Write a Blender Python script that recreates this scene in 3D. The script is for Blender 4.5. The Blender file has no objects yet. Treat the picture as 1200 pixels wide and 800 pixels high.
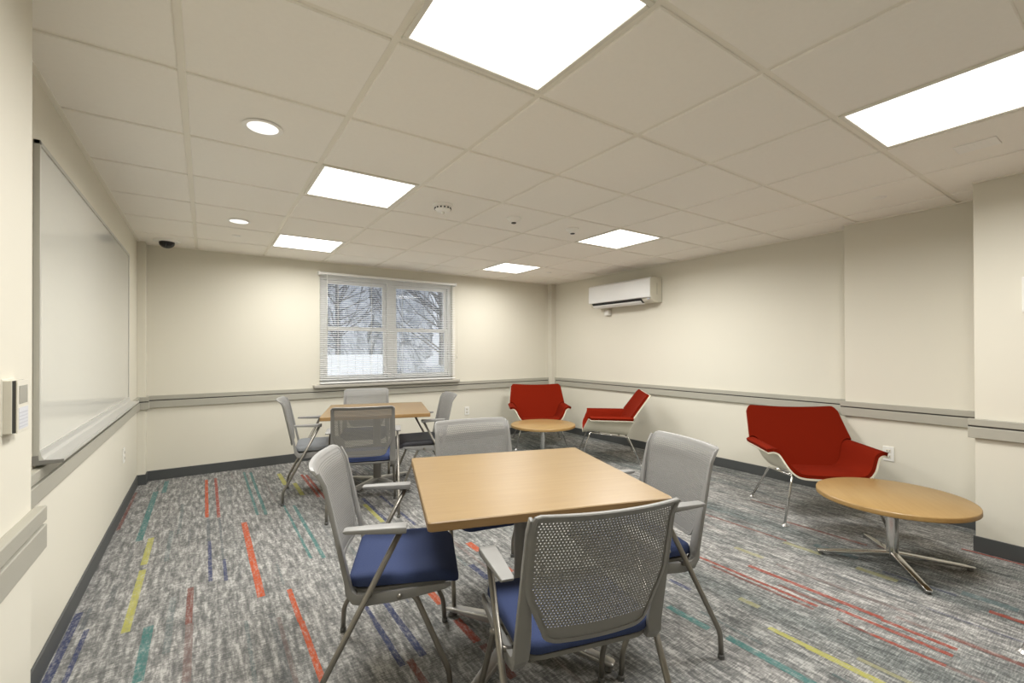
import bpy, bmesh, math, random
from mathutils import Vector, Matrix
random.seed(7)
PI = math.pi
scene = bpy.context.scene
COL = scene.collection

# ------------------------------------------------------------------ room sizes
HF = 1.2784                 # eye height
H = 2.3285                  # ceiling height
XL, YB, XR = -0.534, 5.690, 4.658
XP = -0.400                 # near part of the left wall stands further into the room
YP = 1.800
XR2, YR2 = 4.500, 1.585     # second bay of the right wall
XR3, YR3 = 4.030, 0.720     # third bay
YF = -1.6                   # wall behind the viewer
GX, GY, GT = -0.0734, 0.871, 0.6096   # ceiling grid

# ------------------------------------------------------------------ materials
def s2l(c):
    c = c / 255.0
    return c / 12.92 if c <= 0.04045 else ((c + 0.055) / 1.055) ** 2.4
def rgb(r, g, b):
    return (s2l(r), s2l(g), s2l(b), 1.0)

def mat(name, color, rough=0.5, metal=0.0, spec=0.5, bump=0.0, bscale=200.0, vary=0.0, vscale=8.0, coat=0.0):
    m = bpy.data.materials.new(name); m.use_nodes = True
    nt = m.node_tree; n = nt.nodes; l = nt.links
    p = n['Principled BSDF']
    p.inputs['Base Color'].default_value = color
    p.inputs['Roughness'].default_value = rough
    p.inputs['Metallic'].default_value = metal
    p.inputs['Specular IOR Level'].default_value = spec
    p.inputs['Coat Weight'].default_value = coat
    tc = n.new('ShaderNodeTexCoord')
    if vary:
        nz = n.new('ShaderNodeTexNoise'); nz.inputs['Scale'].default_value = vscale
        nz.inputs['Detail'].default_value = 6
        l.new(tc.outputs['Object'], nz.inputs['Vector'])
        mr = n.new('ShaderNodeMapRange')
        mr.inputs['To Min'].default_value = 1 - vary; mr.inputs['To Max'].default_value = 1 + vary
        l.new(nz.outputs['Fac'], mr.inputs['Value'])
        vm = n.new('ShaderNodeVectorMath'); vm.operation = 'SCALE'
        vm.inputs[0].default_value = color[:3]
        l.new(mr.outputs['Result'], vm.inputs['Scale'])
        l.new(vm.outputs['Vector'], p.inputs['Base Color'])
    if bump:
        nb = n.new('ShaderNodeTexNoise'); nb.inputs['Scale'].default_value = bscale
        nb.inputs['Detail'].default_value = 3
        l.new(tc.outputs['Object'], nb.inputs['Vector'])
        b = n.new('ShaderNodeBump'); b.inputs['Strength'].default_value = bump
        b.inputs['Distance'].default_value = 0.002
        l.new(nb.outputs['Fac'], b.inputs['Height'])
        l.new(b.outputs['Normal'], p.inputs['Normal'])
    return m

def emit(name, color, strength):
    m = bpy.data.materials.new(name); m.use_nodes = True
    p = m.node_tree.nodes['Principled BSDF']
    p.inputs['Base Color'].default_value = (0.8, 0.8, 0.8, 1)
    p.inputs['Emission Color'].default_value = color
    p.inputs['Emission Strength'].default_value = strength
    return m

def wood(name, c1, c2, rough=0.35, scale=(2.2, 26.0, 26.0)):
    m = bpy.data.materials.new(name); m.use_nodes = True
    nt = m.node_tree; n = nt.nodes; l = nt.links; p = n['Principled BSDF']
    tc = n.new('ShaderNodeTexCoord'); mp = n.new('ShaderNodeMapping')
    mp.inputs['Scale'].default_value = scale
    l.new(tc.outputs['Object'], mp.inputs['Vector'])
    nz = n.new('ShaderNodeTexNoise'); nz.inputs['Scale'].default_value = 1.6
    nz.inputs['Detail'].default_value = 7; nz.inputs['Roughness'].default_value = 0.62
    nz.inputs['Distortion'].default_value = 0.25
    l.new(mp.outputs['Vector'], nz.inputs['Vector'])
    cr = n.new('ShaderNodeValToRGB')
    cr.color_ramp.elements[0].position = 0.3; cr.color_ramp.elements[0].color = c1
    cr.color_ramp.elements[1].position = 0.7; cr.color_ramp.elements[1].color = c2
    l.new(nz.outputs['Fac'], cr.inputs['Fac'])
    l.new(cr.outputs['Color'], p.inputs['Base Color'])
    p.inputs['Roughness'].default_value = rough
    p.inputs['Specular IOR Level'].default_value = 0.6
    return m

M = {}
M['wall'] = mat('cream_paint', (0.72, 0.69, 0.59, 1), 0.62, bump=0.06, bscale=260, spec=0.3)
M['tile'] = mat('ceiling_tile', (0.97, 0.935, 0.865, 1), 0.9, bump=0.35, bscale=420, vary=0.02, vscale=60, spec=0.1)
M['grid'] = mat('grid_bar_paint', (0.90, 0.86, 0.76, 1), 0.45)
M['rail'] = mat('rail_vinyl', (0.40, 0.385, 0.325, 1), 0.45, bump=0.1, bscale=500)
M['groove'] = mat('rail_groove', (0.10, 0.095, 0.085, 1), 0.7)
M['base'] = mat('baseboard_rubber', (0.070, 0.074, 0.074, 1), 0.5)
M['white_plastic'] = mat('white_plastic', (0.82, 0.81, 0.76, 1), 0.35)
M['ceiling_white'] = mat('ceiling_device_white', (0.95, 0.93, 0.88, 1), 0.4)
M['ivory_plastic'] = mat('ivory_plastic', (0.70, 0.67, 0.58, 1), 0.4)
M['dark_slot'] = mat('dark_slot', (0.02, 0.02, 0.02, 1), 0.5)
M['dark_gray'] = mat('dark_gray_plastic', (0.05, 0.05, 0.05, 1), 0.4)
M['sill'] = mat('sill_stone', (0.43, 0.41, 0.36, 1), 0.4)
M['vinyl'] = mat('window_vinyl', (0.86, 0.86, 0.84, 1), 0.35)
M['slat'] = mat('blind_slat', (0.84, 0.84, 0.82, 1), 0.4)
M['alum'] = mat('anodised_aluminium', (0.62, 0.62, 0.60, 1), 0.35, metal=0.6)
M['alum_side'] = mat('aluminium_frame', (0.46, 0.45, 0.40, 1), 0.4, metal=0.0)
M['board'] = mat('whiteboard_gloss', (0.66, 0.655, 0.60, 1), 0.09, spec=0.6)
M['chair_gray'] = mat('chair_gray_plastic', (0.245, 0.241, 0.228, 1), 0.45, bump=0.05, bscale=900)
M['chair_shell'] = mat('chair_shell_gray', (0.20, 0.196, 0.182, 1), 0.5)
M['leg'] = mat('leg_satin_metal', (0.25, 0.235, 0.205, 1), 0.34, metal=0.8)
M['blue'] = mat('blue_seat_fabric', (0.040, 0.056, 0.128, 1), 0.88, bump=0.5, bscale=900, vary=0.22, vscale=330, spec=0.2)
M['charcoal'] = mat('charcoal_seat', (0.030, 0.030, 0.036, 1), 0.5, bump=0.3, bscale=900)
M['gray_seat'] = mat('gray_seat_fabric', (0.20, 0.21, 0.22, 1), 0.75, bump=0.4, bscale=900, vary=0.1, vscale=300)
M['glide'] = mat('glide_plastic', (0.10, 0.10, 0.095, 1), 0.5)
M['maple'] = wood('maple_laminate', (0.245, 0.158, 0.066, 1), (0.285, 0.190, 0.083, 1), 0.36)
M['maple_edge'] = wood('maple_edge_band', (0.25, 0.145, 0.050, 1), (0.31, 0.185, 0.070, 1), 0.45)
M['oak'] = wood('oak_laminate', (0.295, 0.180, 0.062, 1), (0.335, 0.212, 0.078, 1), 0.36)
M['oak_edge'] = wood('oak_edge_band', (0.27, 0.16, 0.048, 1), (0.33, 0.205, 0.07, 1), 0.45)
M['chrome'] = mat('polished_chrome', (0.66, 0.65, 0.63, 1), 0.13, metal=1.0)
M['gray_metal'] = mat('gray_painted_metal', (0.20, 0.19, 0.175, 1), 0.4, metal=0.5)
M['cast_alum'] = mat('cast_aluminium', (0.52, 0.51, 0.49, 1), 0.3, metal=0.8)
M['red'] = mat('rust_red_fabric', (0.165, 0.0105, 0.0025, 1), 0.9, bump=0.5, bscale=700, vary=0.14, vscale=260, spec=0.06)
M['shell'] = mat('cream_moulded_shell', (0.70, 0.66, 0.53, 1), 0.35)
M['ac'] = mat('heat_pump_white', (0.80, 0.80, 0.78, 1), 0.32)
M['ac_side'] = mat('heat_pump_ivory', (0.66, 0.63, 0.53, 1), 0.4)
M['screen'] = mat('gray_lcd', (0.33, 0.32, 0.28, 1), 0.25)
M['label'] = mat('paper_label', (0.62, 0.63, 0.66, 1), 0.6)
M['label_print'] = mat('label_print', (0.50, 0.51, 0.55, 1), 0.6)
M['black_gloss'] = mat('black_dome', (0.010, 0.010, 0.012, 1), 0.08)
M['light_frame'] = mat('light_frame', (0.80, 0.77, 0.68, 1), 0.4)
M['reflector'] = mat('lamp_reflector', (0.85, 0.84, 0.80, 1), 0.25, metal=0.3)
M['diffuser'] = emit('lit_diffuser', (1.0, 0.985, 0.955, 1), 1.2)
M['lamp'] = emit('lit_lamp', (1.0, 0.97, 0.92, 1), 0.5)
M['snow'] = mat('snow', (0.85, 0.87, 0.92, 1), 0.9, vary=0.06, vscale=2)
M['bark'] = mat('frosty_bark', (0.10, 0.105, 0.12, 1), 0.9, vary=0.3, vscale=20)
M['fence'] = mat('white_fence', (0.80, 0.82, 0.86, 1), 0.7)
M['hedge'] = mat('frosty_foliage', (0.36, 0.385, 0.43, 1), 0.9, vary=0.45, vscale=30)

def glass_mat():
    m = bpy.data.materials.new('window_glass'); m.use_nodes = True
    nt = m.node_tree; n = nt.nodes; l = nt.links
    n.remove(n['Principled BSDF'])
    t = n.new('ShaderNodeBsdfTransparent'); g = n.new('ShaderNodeBsdfGlossy')
    t.inputs['Color'].default_value = (0.93, 0.95, 0.96, 1)
    g.inputs['Roughness'].default_value = 0.02
    mx = n.new('ShaderNodeMixShader'); mx.inputs['Fac'].default_value = 0.07
    l.new(t.outputs[0], mx.inputs[1]); l.new(g.outputs[0], mx.inputs[2])
    l.new(mx.outputs[0], n['Material Output'].inputs['Surface'])
    return m
M['glass'] = glass_mat()

def carpet_mat():
    m = bpy.data.materials.new('striped_carpet'); m.use_nodes = True
    nt = m.node_tree; n = nt.nodes; l = nt.links; p = n['Principled BSDF']
    tc = n.new('ShaderNodeTexCoord')
    def noise(sx, sy, scale, detail, rough=0.6):
        mp = n.new('ShaderNodeMapping'); mp.inputs['Scale'].default_value = (sx, sy, 1)
        l.new(tc.outputs['Object'], mp.inputs['Vector'])
        z = n.new('ShaderNodeTexNoise'); z.inputs['Scale'].default_value = scale
        z.inputs['Detail'].default_value = detail; z.inputs['Roughness'].default_value = rough
        l.new(mp.outputs['Vector'], z.inputs['Vector'])
        return z.outputs['Fac']
    def math_(op, a, b):
        x = n.new('ShaderNodeMath'); x.operation = op
        for i, v in enumerate((a, b)):
            if isinstance(v, (int, float)): x.inputs[i].default_value = v
            else: l.new(v, x.inputs[i])
        return x.outputs[0]
    streak = noise(11.0, 1.5, 4.2, 3)          # long yarn bands
    fleck = noise(3.2, 1.35, 26.0, 5, 0.68)    # loop flecks
    rows = noise(0.35, 3.2, 60.0, 2)           # short cross rows
    patch = noise(2.6, 1.0, 9.0, 2, 0.5)       # light and dark patches a hand wide
    f = math_('ADD', math_('MULTIPLY', streak, 0.60), math_('MULTIPLY', fleck, 0.52))
    f = math_('ADD', f, math_('MULTIPLY', rows, 0.42))
    f = math_('ADD', f, math_('MULTIPLY', patch, 0.26))
    f = math_('SUBTRACT', f, 0.40)
    cr = n.new('ShaderNodeValToRGB'); e = cr.color_ramp.elements
    e[0].position = 0.37; e[0].color = CARPET[0]
    e[1].position = 0.63; e[1].color = CARPET[3]
    a = e.new(0.47); a.color = CARPET[1]
    b = e.new(0.55); b.color = CARPET[2]
    l.new(f, cr.inputs['Fac'])
    at = n.new('ShaderNodeAttribute'); at.attribute_name = 'stripe'
    k = n.new('ShaderNodeMapRange'); k.inputs['From Min'].default_value = 0.40; k.inputs['From Max'].default_value = 0.66
    k.inputs['To Min'].default_value = 1.0; k.inputs['To Max'].default_value = 0.45
    l.new(fleck, k.inputs['Value'])
    fac = math_('MULTIPLY', at.outputs['Alpha'], k.outputs['Result'])
    mx = n.new('ShaderNodeMix'); mx.data_type = 'RGBA'
    band = noise(2.4, 0.22, 1.5, 3, 0.55)      # wide darker teal-gray yarn bands, strongest on the right half of the room
    sx = n.new('ShaderNodeSeparateXYZ'); l.new(tc.outputs['Object'], sx.inputs[0])
    side = n.new('ShaderNodeMapRange'); side.inputs['From Min'].default_value = 1.0; side.inputs['From Max'].default_value = 2.6
    side.inputs['To Min'].default_value = 0.15; side.inputs['To Max'].default_value = 0.72
    l.new(sx.outputs['X'], side.inputs['Value'])
    bm_ = n.new('ShaderNodeMapRange'); bm_.inputs['From Min'].default_value = 0.44; bm_.inputs['From Max'].default_value = 0.62
    l.new(band, bm_.inputs['Value'])
    bf = math_('MULTIPLY', bm_.outputs['Result'], side.outputs['Result'])
    tint = n.new('ShaderNodeMix'); tint.data_type = 'RGBA'; tint.blend_type = 'MULTIPLY'
    l.new(bf, tint.inputs['Factor']); l.new(cr.outputs['Color'], tint.inputs[6]); tint.inputs[7].default_value = (0.44, 0.52, 0.53, 1)
    l.new(fac, mx.inputs['Factor']); l.new(tint.outputs[2], mx.inputs[6]); l.new(at.outputs['Color'], mx.inputs[7])
    l.new(mx.outputs[2], p.inputs['Base Color'])
    p.inputs['Roughness'].default_value = 0.95; p.inputs['Specular IOR Level'].default_value = 0.1
    bp = n.new('ShaderNodeBump'); bp.inputs['Strength'].default_value = 0.5; bp.inputs['Distance'].default_value = 0.003
    l.new(fleck, bp.inputs['Height']); l.new(bp.outputs['Normal'], p.inputs['Normal'])
    return m
CARPET = [(0.118, 0.118, 0.115, 1), (0.19, 0.188, 0.180, 1), (0.275, 0.270, 0.257, 1), (0.43, 0.419, 0.395, 1)]
M['carpet'] = carpet_mat()

# ------------------------------------------------------------------ mesh helpers
def obj(name, bm, m, parent=None, smooth=False, loc=None):
    bmesh.ops.recalc_face_normals(bm, faces=bm.faces[:])
    me = bpy.data.meshes.new(name); bm.to_mesh(me); bm.free()
    ms = m if isinstance(m, (list, tuple)) else [m]
    for x in ms: me.materials.append(x)
    if smooth is True:
        for p in me.polygons: p.use_smooth = True
    elif smooth:
        for p in me.polygons: p.use_smooth = True
        me.set_sharp_from_angle(angle=math.radians(smooth))
    o = bpy.data.objects.new(name, me); COL.objects.link(o)
    if parent: o.parent = parent
    if loc: o.location = loc
    return o

def box(bm, x0, x1, y0, y1, z0, z1, bev=0.0, seg=2, mi=0):
    x0, x1 = min(x0, x1), max(x0, x1); y0, y1 = min(y0, y1), max(y0, y1); z0, z1 = min(z0, z1), max(z0, z1)
    v = [bm.verts.new(c) for c in ((x0,y0,z0),(x1,y0,z0),(x1,y1,z0),(x0,y1,z0),(x0,y0,z1),(x1,y0,z1),(x1,y1,z1),(x0,y1,z1))]
    fs = [bm.faces.new([v[i] for i in q]) for q in ((3,2,1,0),(4,5,6,7),(0,1,5,4),(1,2,6,5),(2,3,7,6),(3,0,4,7))]
    for f in fs: f.material_index = mi
    if bev:
        ed = list({e for f in fs for e in f.edges})
        r = bmesh.ops.bevel(bm, geom=ed, offset=bev, segments=seg, affect='EDGES', profile=0.5)
        for f in r['faces']: f.material_index = mi
    return v

def B(*a, **k):
    bm = bmesh.new(); box(bm, *a, **k); return bm

def fillet(pts, rad, n=5):
    pts = [Vector(p) for p in pts]; out = [pts[0]]
    for i in range(1, len(pts) - 1):
        p, a, b = pts[i], pts[i-1], pts[i+1]
        d1 = (a - p); d2 = (b - p); r = min(rad, d1.length * .45, d2.length * .45)
        s = p + d1.normalized() * r; e = p + d2.normalized() * r
        for k in range(n + 1):
            t = k / n
            out.append((1-t)**2 * s + 2*t*(1-t) * p + t*t * e)
    out.append(pts[-1]); return out

def tube(bm, pts, r, seg=12, rfn=None, sx=1.0, sy=1.0):
    pts = [Vector(p) for p in pts]; N = len(pts); rings = []; ref = None
    for i, p in enumerate(pts):
        t = (pts[min(i+1, N-1)] - pts[max(i-1, 0)]).normalized()
        if ref is None:
            ref = Vector((1,0,0)) if abs(t.x) < .9 else Vector((0,1,0))
        u = (ref - t * ref.dot(t)).normalized(); w = t.cross(u); ref = u
        rr = rfn(i / (N-1)) if rfn else r
        rings.append([bm.verts.new(p + u * math.cos(2*PI*k/seg) * rr * sx + w * math.sin(2*PI*k/seg) * rr * sy) for k in range(seg)])
    for a, b in zip(rings, rings[1:]):
        for k in range(seg):
            bm.faces.new((a[k], a[(k+1) % seg], b[(k+1) % seg], b[k]))
    bm.faces.new(rings[0][::-1]); bm.faces.new(rings[-1])

def loft(bm, rings, cap0=True, cap1=True):
    R = [[bm.verts.new(p) for p in r] for r in rings]; n = len(R[0])
    for a, b in zip(R, R[1:]):
        for k in range(n):
            bm.faces.new((a[k], a[(k+1) % n], b[(k+1) % n], b[k]))
    if cap0: bm.faces.new(R[0][::-1])
    if cap1: bm.faces.new(R[-1])
    return R

def lathe(bm, prof, cx=0, cy=0, seg=32, mi=0):
    rings = []
    for r, z in prof:
        rings.append([bm.verts.new((cx + r*math.cos(2*PI*k/seg), cy + r*math.sin(2*PI*k/seg), z)) for k in range(seg)])
    for a, b in zip(rings, rings[1:]):
        for k in range(seg):
            f = bm.faces.new((a[k], a[(k+1) % seg], b[(k+1) % seg], b[k])); f.material_index = mi
    f = bm.faces.new(rings[0][::-1]); f.material_index = mi
    f = bm.faces.new(rings[-1]); f.material_index = mi

def rrect(hx, hy, r, n=6, cx=0, cy=0):
    r = min(r, hx*.999, hy*.999); out = []
    for (sx, sy, a0) in ((1,1,0),(-1,1,PI/2),(-1,-1,PI),(1,-1,1.5*PI)):
        for k in range(n + 1):
            a = a0 + PI/2 * k / n
            out.append((cx + sx*(hx-r) + r*math.cos(a), cy + sy*(hy-r) + r*math.sin(a)))
    return out

def sheet(bm, top, bot, nu, nv):
    """closed slab between two parametric surfaces"""
    T = [[bm.verts.new(top(i/nu, j/nv)) for j in range(nv+1)] for i in range(nu+1)]
    U = [[bm.verts.new(bot(i/nu, j/nv)) for j in range(nv+1)] for i in range(nu+1)]
    for i in range(nu):
        for j in range(nv):
            bm.faces.new((T[i][j], T[i+1][j], T[i+1][j+1], T[i][j+1]))
            bm.faces.new((U[i][j], U[i][j+1], U[i+1][j+1], U[i+1][j]))
    for i in range(nu):
        for j in (0, nv):
            q = (T[i][j], U[i][j], U[i+1][j], T[i+1][j]); bm.faces.new(q if j == 0 else q[::-1])
    for j in range(nv):
        for i in (0, nu):
            q = (T[i][j], T[i][j+1], U[i][j+1], U[i][j]); bm.faces.new(q if i == 0 else q[::-1])

# ------------------------------------------------------------------ tagging
def tag(o, label, cat, group=None, kind=None):
    o['label'] = label; o['category'] = cat
    if group: o['group'] = group
    if kind: o['kind'] = kind
    return o
def struct(o, label=None):
    o['kind'] = 'structure'
    if label: o['label'] = label
    return o
def empty(name, label, cat, loc=(0,0,0), rz=0.0, group=None):
    o = bpy.data.objects.new(name, None); COL.objects.link(o)
    o.empty_display_size = 0.1
    o.location = loc; o.rotation_euler = (0, 0, rz)
    return tag(o, label, cat, group)
def dup(root, loc, rz, label):
    r = root.copy(); COL.objects.link(r); r.location = loc; r.rotation_euler = (0, 0, rz); r['label'] = label
    for ch in list(root.children):
        c = ch.copy(); COL.objects.link(c); c.parent = r
        for g in list(ch.children):
            d = g.copy(); COL.objects.link(d); d.parent = c
    return r

# ================================================================== SETTING
# ---- floor with woven stripes
STR = [(-0.306,5.14,5.58,.034,'t'),(-0.366,4.59,5.22,.039,'t'),(-0.366,3.93,4.59,.038,'t'),(-0.301,3.48,3.95,.033,'y'),(-0.298,2.69,3.4,.033,'y'),
(-0.512,4.25,5.29,.019,'m'),(0.014,4.19,5.41,.024,'o'),(0.022,3.66,4.15,.02,'g'),(0.027,3.02,3.66,.019,'n'),(0.09,4.14,5.43,.022,'r'),(0.094,3.29,4.12,.014,'g'),
(0.099,2.98,3.29,.017,'n'),(0.242,3.02,3.91,.036,'o'),(0.244,2.68,3.02,.036,'o'),(-0.062,2.61,3.0,.028,'m'),(-0.058,2.15,2.61,.03,'m2'),(0.374,2.33,2.68,.024,'o'),
(0.378,1.85,2.33,.025,'o'),(-0.214,2.26,2.69,.037,'t'),(-0.505,2.3,3.02,.03,'n'),(-0.468,2.83,3.05,.018,'g'),(-0.447,2.3,2.82,.019,'n'),(0.341,4.03,5.53,.02,'t'),
(0.397,4.0,5.47,.023,'t'),(0.541,3.0,4.15,.017,'t'),(0.609,2.96,4.1,.023,'t'),(0.637,4.77,5.25,.038,'y'),(0.716,4.35,4.79,.035,'y'),(0.824,4.21,5.08,.026,'r'),
(0.862,4.0,5.03,.023,'r'),(0.665,2.12,2.36,.02,'n'),(0.664,1.77,2.12,.026,'n'),(0.758,2.02,2.34,.029,'n'),(0.758,1.78,2.02,.032,'n'),(0.985,2.09,2.33,.038,'o'),
(0.989,1.73,1.93,.038,'r'),(0.997,1.46,1.7,.036,'m'),(1.446,2.5,2.65,.045,'o'),(1.458,2.16,2.27,.045,'o'),(1.31,2.17,2.37,.036,'n'),(0.699,1.4,1.79,.028,'m'),
(1.128,3.21,3.96,.03,'n'),(1.276,3.14,3.94,.022,'n'),(1.097,3.33,3.8,.032,'y'),(2.519,1.01,1.7,.022,'r'),(2.474,1.01,1.55,.02,'m'),(2.66,0.79,1.43,.03,'r'),
(2.643,0.53,0.79,.026,'r'),(2.573,0.93,1.22,.025,'m'),(2.575,0.53,0.95,.026,'r'),(2.471,0.78,0.91,.02,'m'),(2.471,0.53,0.78,.022,'r'),(2.729,0.59,0.76,.026,'m2'),
(2.732,0.3,0.59,.03,'m'),(3.158,0.36,0.52,.034,'r'),(2.47,0.36,0.53,.022,'m2'),(3.564,1.14,1.63,.030,'m'),(3.21,1.47,2.06,.022,'m'),(4.0,0.45,0.78,.024,'r'),
(2.272,1.17,1.27,.036,'y2'),(2.143,0.9,1.06,.030,'y'),(2.141,0.5,0.9,.036,'y'),(2.233,0.45,0.75,.024,'y2'),(2.83,1.43,1.61,.036,'y2'),(3.173,1.25,1.47,.04,'y2'),
(3.151,0.87,1.06,.046,'y2'),(1.907,1.21,1.43,.038,'t'),(1.921,0.7,1.13,.040,'t'),(2.136,1.46,1.59,.026,'n'),(3.835,1.77,2.04,.024,'m'),(4.1,2.02,2.75,.030,'g'),
(3.5,2.96,3.61,.04,'g'),(3.297,1.1,1.34,.055,'t2'),(3.282,0.44,0.64,.055,'t2')]
SC = {'t': (0.055,0.160,0.150,.9), 't2': (0.085,0.135,0.14,.7), 'y': (0.385,0.370,0.085,.86), 'y2': (0.32,0.305,0.14,.65), 'o': (0.42,0.075,0.022,.96),
      'r': (0.27,0.046,0.026,.9), 'm': (0.165,0.056,0.043,.86), 'm2': (0.17,0.11,0.10,.7), 'n': (0.040,0.050,0.115,.9), 'g': (0.10,0.11,0.117,.75)}
bm = bmesh.new()
lay = bm.verts.layers.float_color.new('stripe')
def fquad(x0, x1, y0, y1, z, c):
    vs = [bm.verts.new(p) for p in ((x0,y0,z),(x1,y0,z),(x1,y1,z),(x0,y1,z))]
    for v in vs: v[lay] = c
    bm.faces.new(vs)
fquad(XL-.2, XR+.2, YF-.2, YB+.2, 0, (0,0,0,0))
rr = random.Random(3)
n = 0
for x, y0, y1, w, k in STR:
    n += 1
    c = SC[k]
    fquad(x-w/2, x+w/2, y0, y1, 0.0006 + n*4e-6, c)
for i in range(150):   # quieter yarn bands elsewhere
    x = rr.uniform(-.5, 4.6); y = rr.uniform(.2, 5.4); L = rr.uniform(.25, .9); w = rr.uniform(.01, .03)
    k = rr.choice(['g','g','g','m2','m2','t2','t2','t2','n'])
    if x > 2.3 and rr.random() < .3: k = rr.choice(['m','m','t2','n'])
    c = SC[k]; n += 1
    if any(abs(x-s[0]) < .05 and y < s[2] and y+L > s[1] for s in STR): continue
    fquad(x-w/2, x+w/2, y, min(y+L, 5.6), 0.0006 + n*4e-6, (c[0], c[1], c[2], c[3]*rr.uniform(.3,.75)))
me_floor = obj('floor', bm, M['carpet'])
struct(me_floor, 'gray loop carpet with short red, teal, navy and yellow stripes')

# ---- walls
WX0, WX1, WZ0, WZ1 = 1.125, 2.865, 0.872, 2.185      # window opening
t = 0.25
bm = bmesh.new()
box(bm, XL-t, WX0, YB, YB+t, -.05, H+.3); box(bm, WX1, XR+t, YB, YB+t, -.05, H+.3)
box(bm, WX0, WX1, YB, YB+t, -.05, WZ0); box(bm, WX0, WX1, YB, YB+t, WZ1, H+.3)
struct(obj('wall_back', bm, M['wall']), 'cream back wall with the window')
bm = bmesh.new()
box(bm, XL-t, XL, YP, YB, -.05, H+.3)
box(bm, XL-t, XP, YF, YP, -.05, H+.3, bev=.004)
struct(obj('wall_left', bm, M['wall']), 'cream left wall behind the whiteboard')
bm = bmesh.new()
box(bm, XR, XR+t, YR2, YB, -.05, H+.3)
box(bm, XR2, XR+t, YR3, YR2, -.05, H+.3, bev=.003)
box(bm, XR3, XR+t, YF, YR3, -.05, H+.3, bev=.003)
struct(obj('wall_right', bm, M['wall']), 'cream right wall stepping forward in two bays')
struct(obj('wall_front', B(XL-t, XR+t, YF-t, YF, -.05, H+.3), M['wall']), 'cream wall behind the viewer')
# corner chases
struct(obj('trim_1', B(XL, XL+.062, YB-.13, YB, 0, H, bev=.002), M['wall']), 'cream boxed pipe chase in the left back corner')
struct(obj('trim_2', B(XR-.095, XR, YB-.095, YB, 0, H, bev=.002), M['wall']), 'cream boxed pipe chase in the right back corner')

# ---- chair rails (two bands with a groove)
def rail(name, runs, label, caps=()):
    bm = bmesh.new()
    for (x0, y0, x1, y1, nx, ny) in runs:
        d = .026
        def slab(z0, z1, dd, mi, bev):
            xs = sorted((x0, x1)); ys = sorted((y0, y1))
            if nx: xs = sorted((x0, x0 + nx*dd))
            if ny: ys = sorted((y0, y0 + ny*dd))
            box(bm, xs[0], xs[1], ys[0], ys[1], z0, z1, bev=bev, mi=mi)
        slab(.717, .785, d, 0, .003)
        slab(.784, .796, d*.55, 1, 0)
        slab(.795, .837, d, 0, .003)
    return struct(obj(name, bm, [M['rail'], M['groove']]), label)
rail('trim_3', [(XL, YP+.01, XL, YB-.13, 1, 0)], 'gray bumper rail along the left wall under the whiteboard')
rail('trim_4', [(XP, YF, XP, YP+.028, 1, 0)], 'gray bumper rail at the left frame edge')
rail('trim_5', [(XL+.062, YB, XR-.095, YB, 0, -1), (XL, YB-.13, XL+.088, YB-.13, 0, -1), (XL+.062, YB-.13, XL+.062, YB, 1, 0)], 'gray bumper rail along the back wall')
rail('trim_6', [(XR, YR2+.01, XR, YB-.095, -1, 0)], 'gray bumper rail on the right wall behind the lounge chairs')
rail('trim_7', [(XR2, YR3+.01, XR2, YR2+.028, -1, 0)], 'gray bumper rail on the middle bay of the right wall')
rail('trim_8', [(XR3, YF, XR3, YR3+.028, -1, 0)], 'gray bumper rail on the nearest bay of the right wall')

# ---- baseboards
bb, bh = .010, .098
bm = bmesh.new(); box(bm, XL, XL+bb, YP, YB-.13, 0, bh, bev=.003); box(bm, XL-.01, XP+bb, YF, YP+bb, 0, bh, bev=.003)
struct(obj('baseboard_left', bm, M['base']))
bm = bmesh.new(); box(bm, XL+.062, XR-.095, YB-bb, YB, 0, bh, bev=.003)
box(bm, XL, XL+.062+bb, YB-.13-bb, YB-.13, 0, bh, bev=.003); box(bm, XL+.062, XL+.062+bb, YB-.13, YB, 0, bh, bev=.003)
box(bm, XR-.095-bb, XR, YB-.095-bb, YB-.095, 0, bh, bev=.003); box(bm, XR-.095-bb, XR-.095, YB-.095, YB, 0, bh, bev=.003)
struct(obj('baseboard_back', bm, M['base']))
bm = bmesh.new(); box(bm, XR-bb, XR, YR2, YB-.095, 0, bh, bev=.003); box(bm, XR2-bb, XR2, YR3, YR2+bb, 0, bh, bev=.003); box(bm, XR3-bb, XR3, YF, YR3+bb, 0, bh, bev=.003)
struct(obj('baseboard_right', bm, M['base']))

# ---- suspended ceiling
LIGHTS = [(1, 0), (1, 3), (1, 6), (5, 3), (5, 6), (4, -1)]     # grid cells that hold a panel light
bm = bmesh.new()
box(bm, XL-t, XR+t, YF-t, YB+t, H+.12, H+.3)                   # slab above
ceil = obj('ceiling', bm, M['tile']); struct(ceil, 'suspended ceiling of square mineral tiles in a white grid')
bm = bmesh.new()
g2 = .0125
for i in range(-2, 9):
    for j in range(-5, 9):
        if (i, j) in LIGHTS: continue
        x0, x1 = GX + i*GT, GX + (i+1)*GT; y0, y1 = GY + j*GT, GY + (j+1)*GT
        x0 = max(x0 + g2, XL + .012); x1 = min(x1 - g2, XR - .012); y0 = max(y0 + g2, YF + .012); y1 = min(y1 - g2, YB - .012)
        if x1 - x0 < .01 or y1 - y0 < .01: continue
        box(bm, x0, x1, y0, y1, H, H + .02, bev=.0035, seg=1)
tiles = obj('ceiling_tiles', bm, M['tile'], ceil)
bm = bmesh.new()
for i in range(-1, 9):
    x = GX + i*GT
    if XL < x < XR: box(bm, x-.0125, x+.0125, YF, YB, H+.0080, H+.0120)
for j in range(-4, 9):
    y = GY + j*GT
    if YF < y < YB: box(bm, XL, XR, y-.0125, y+.0125, H+.0083, H+.0122)
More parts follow.
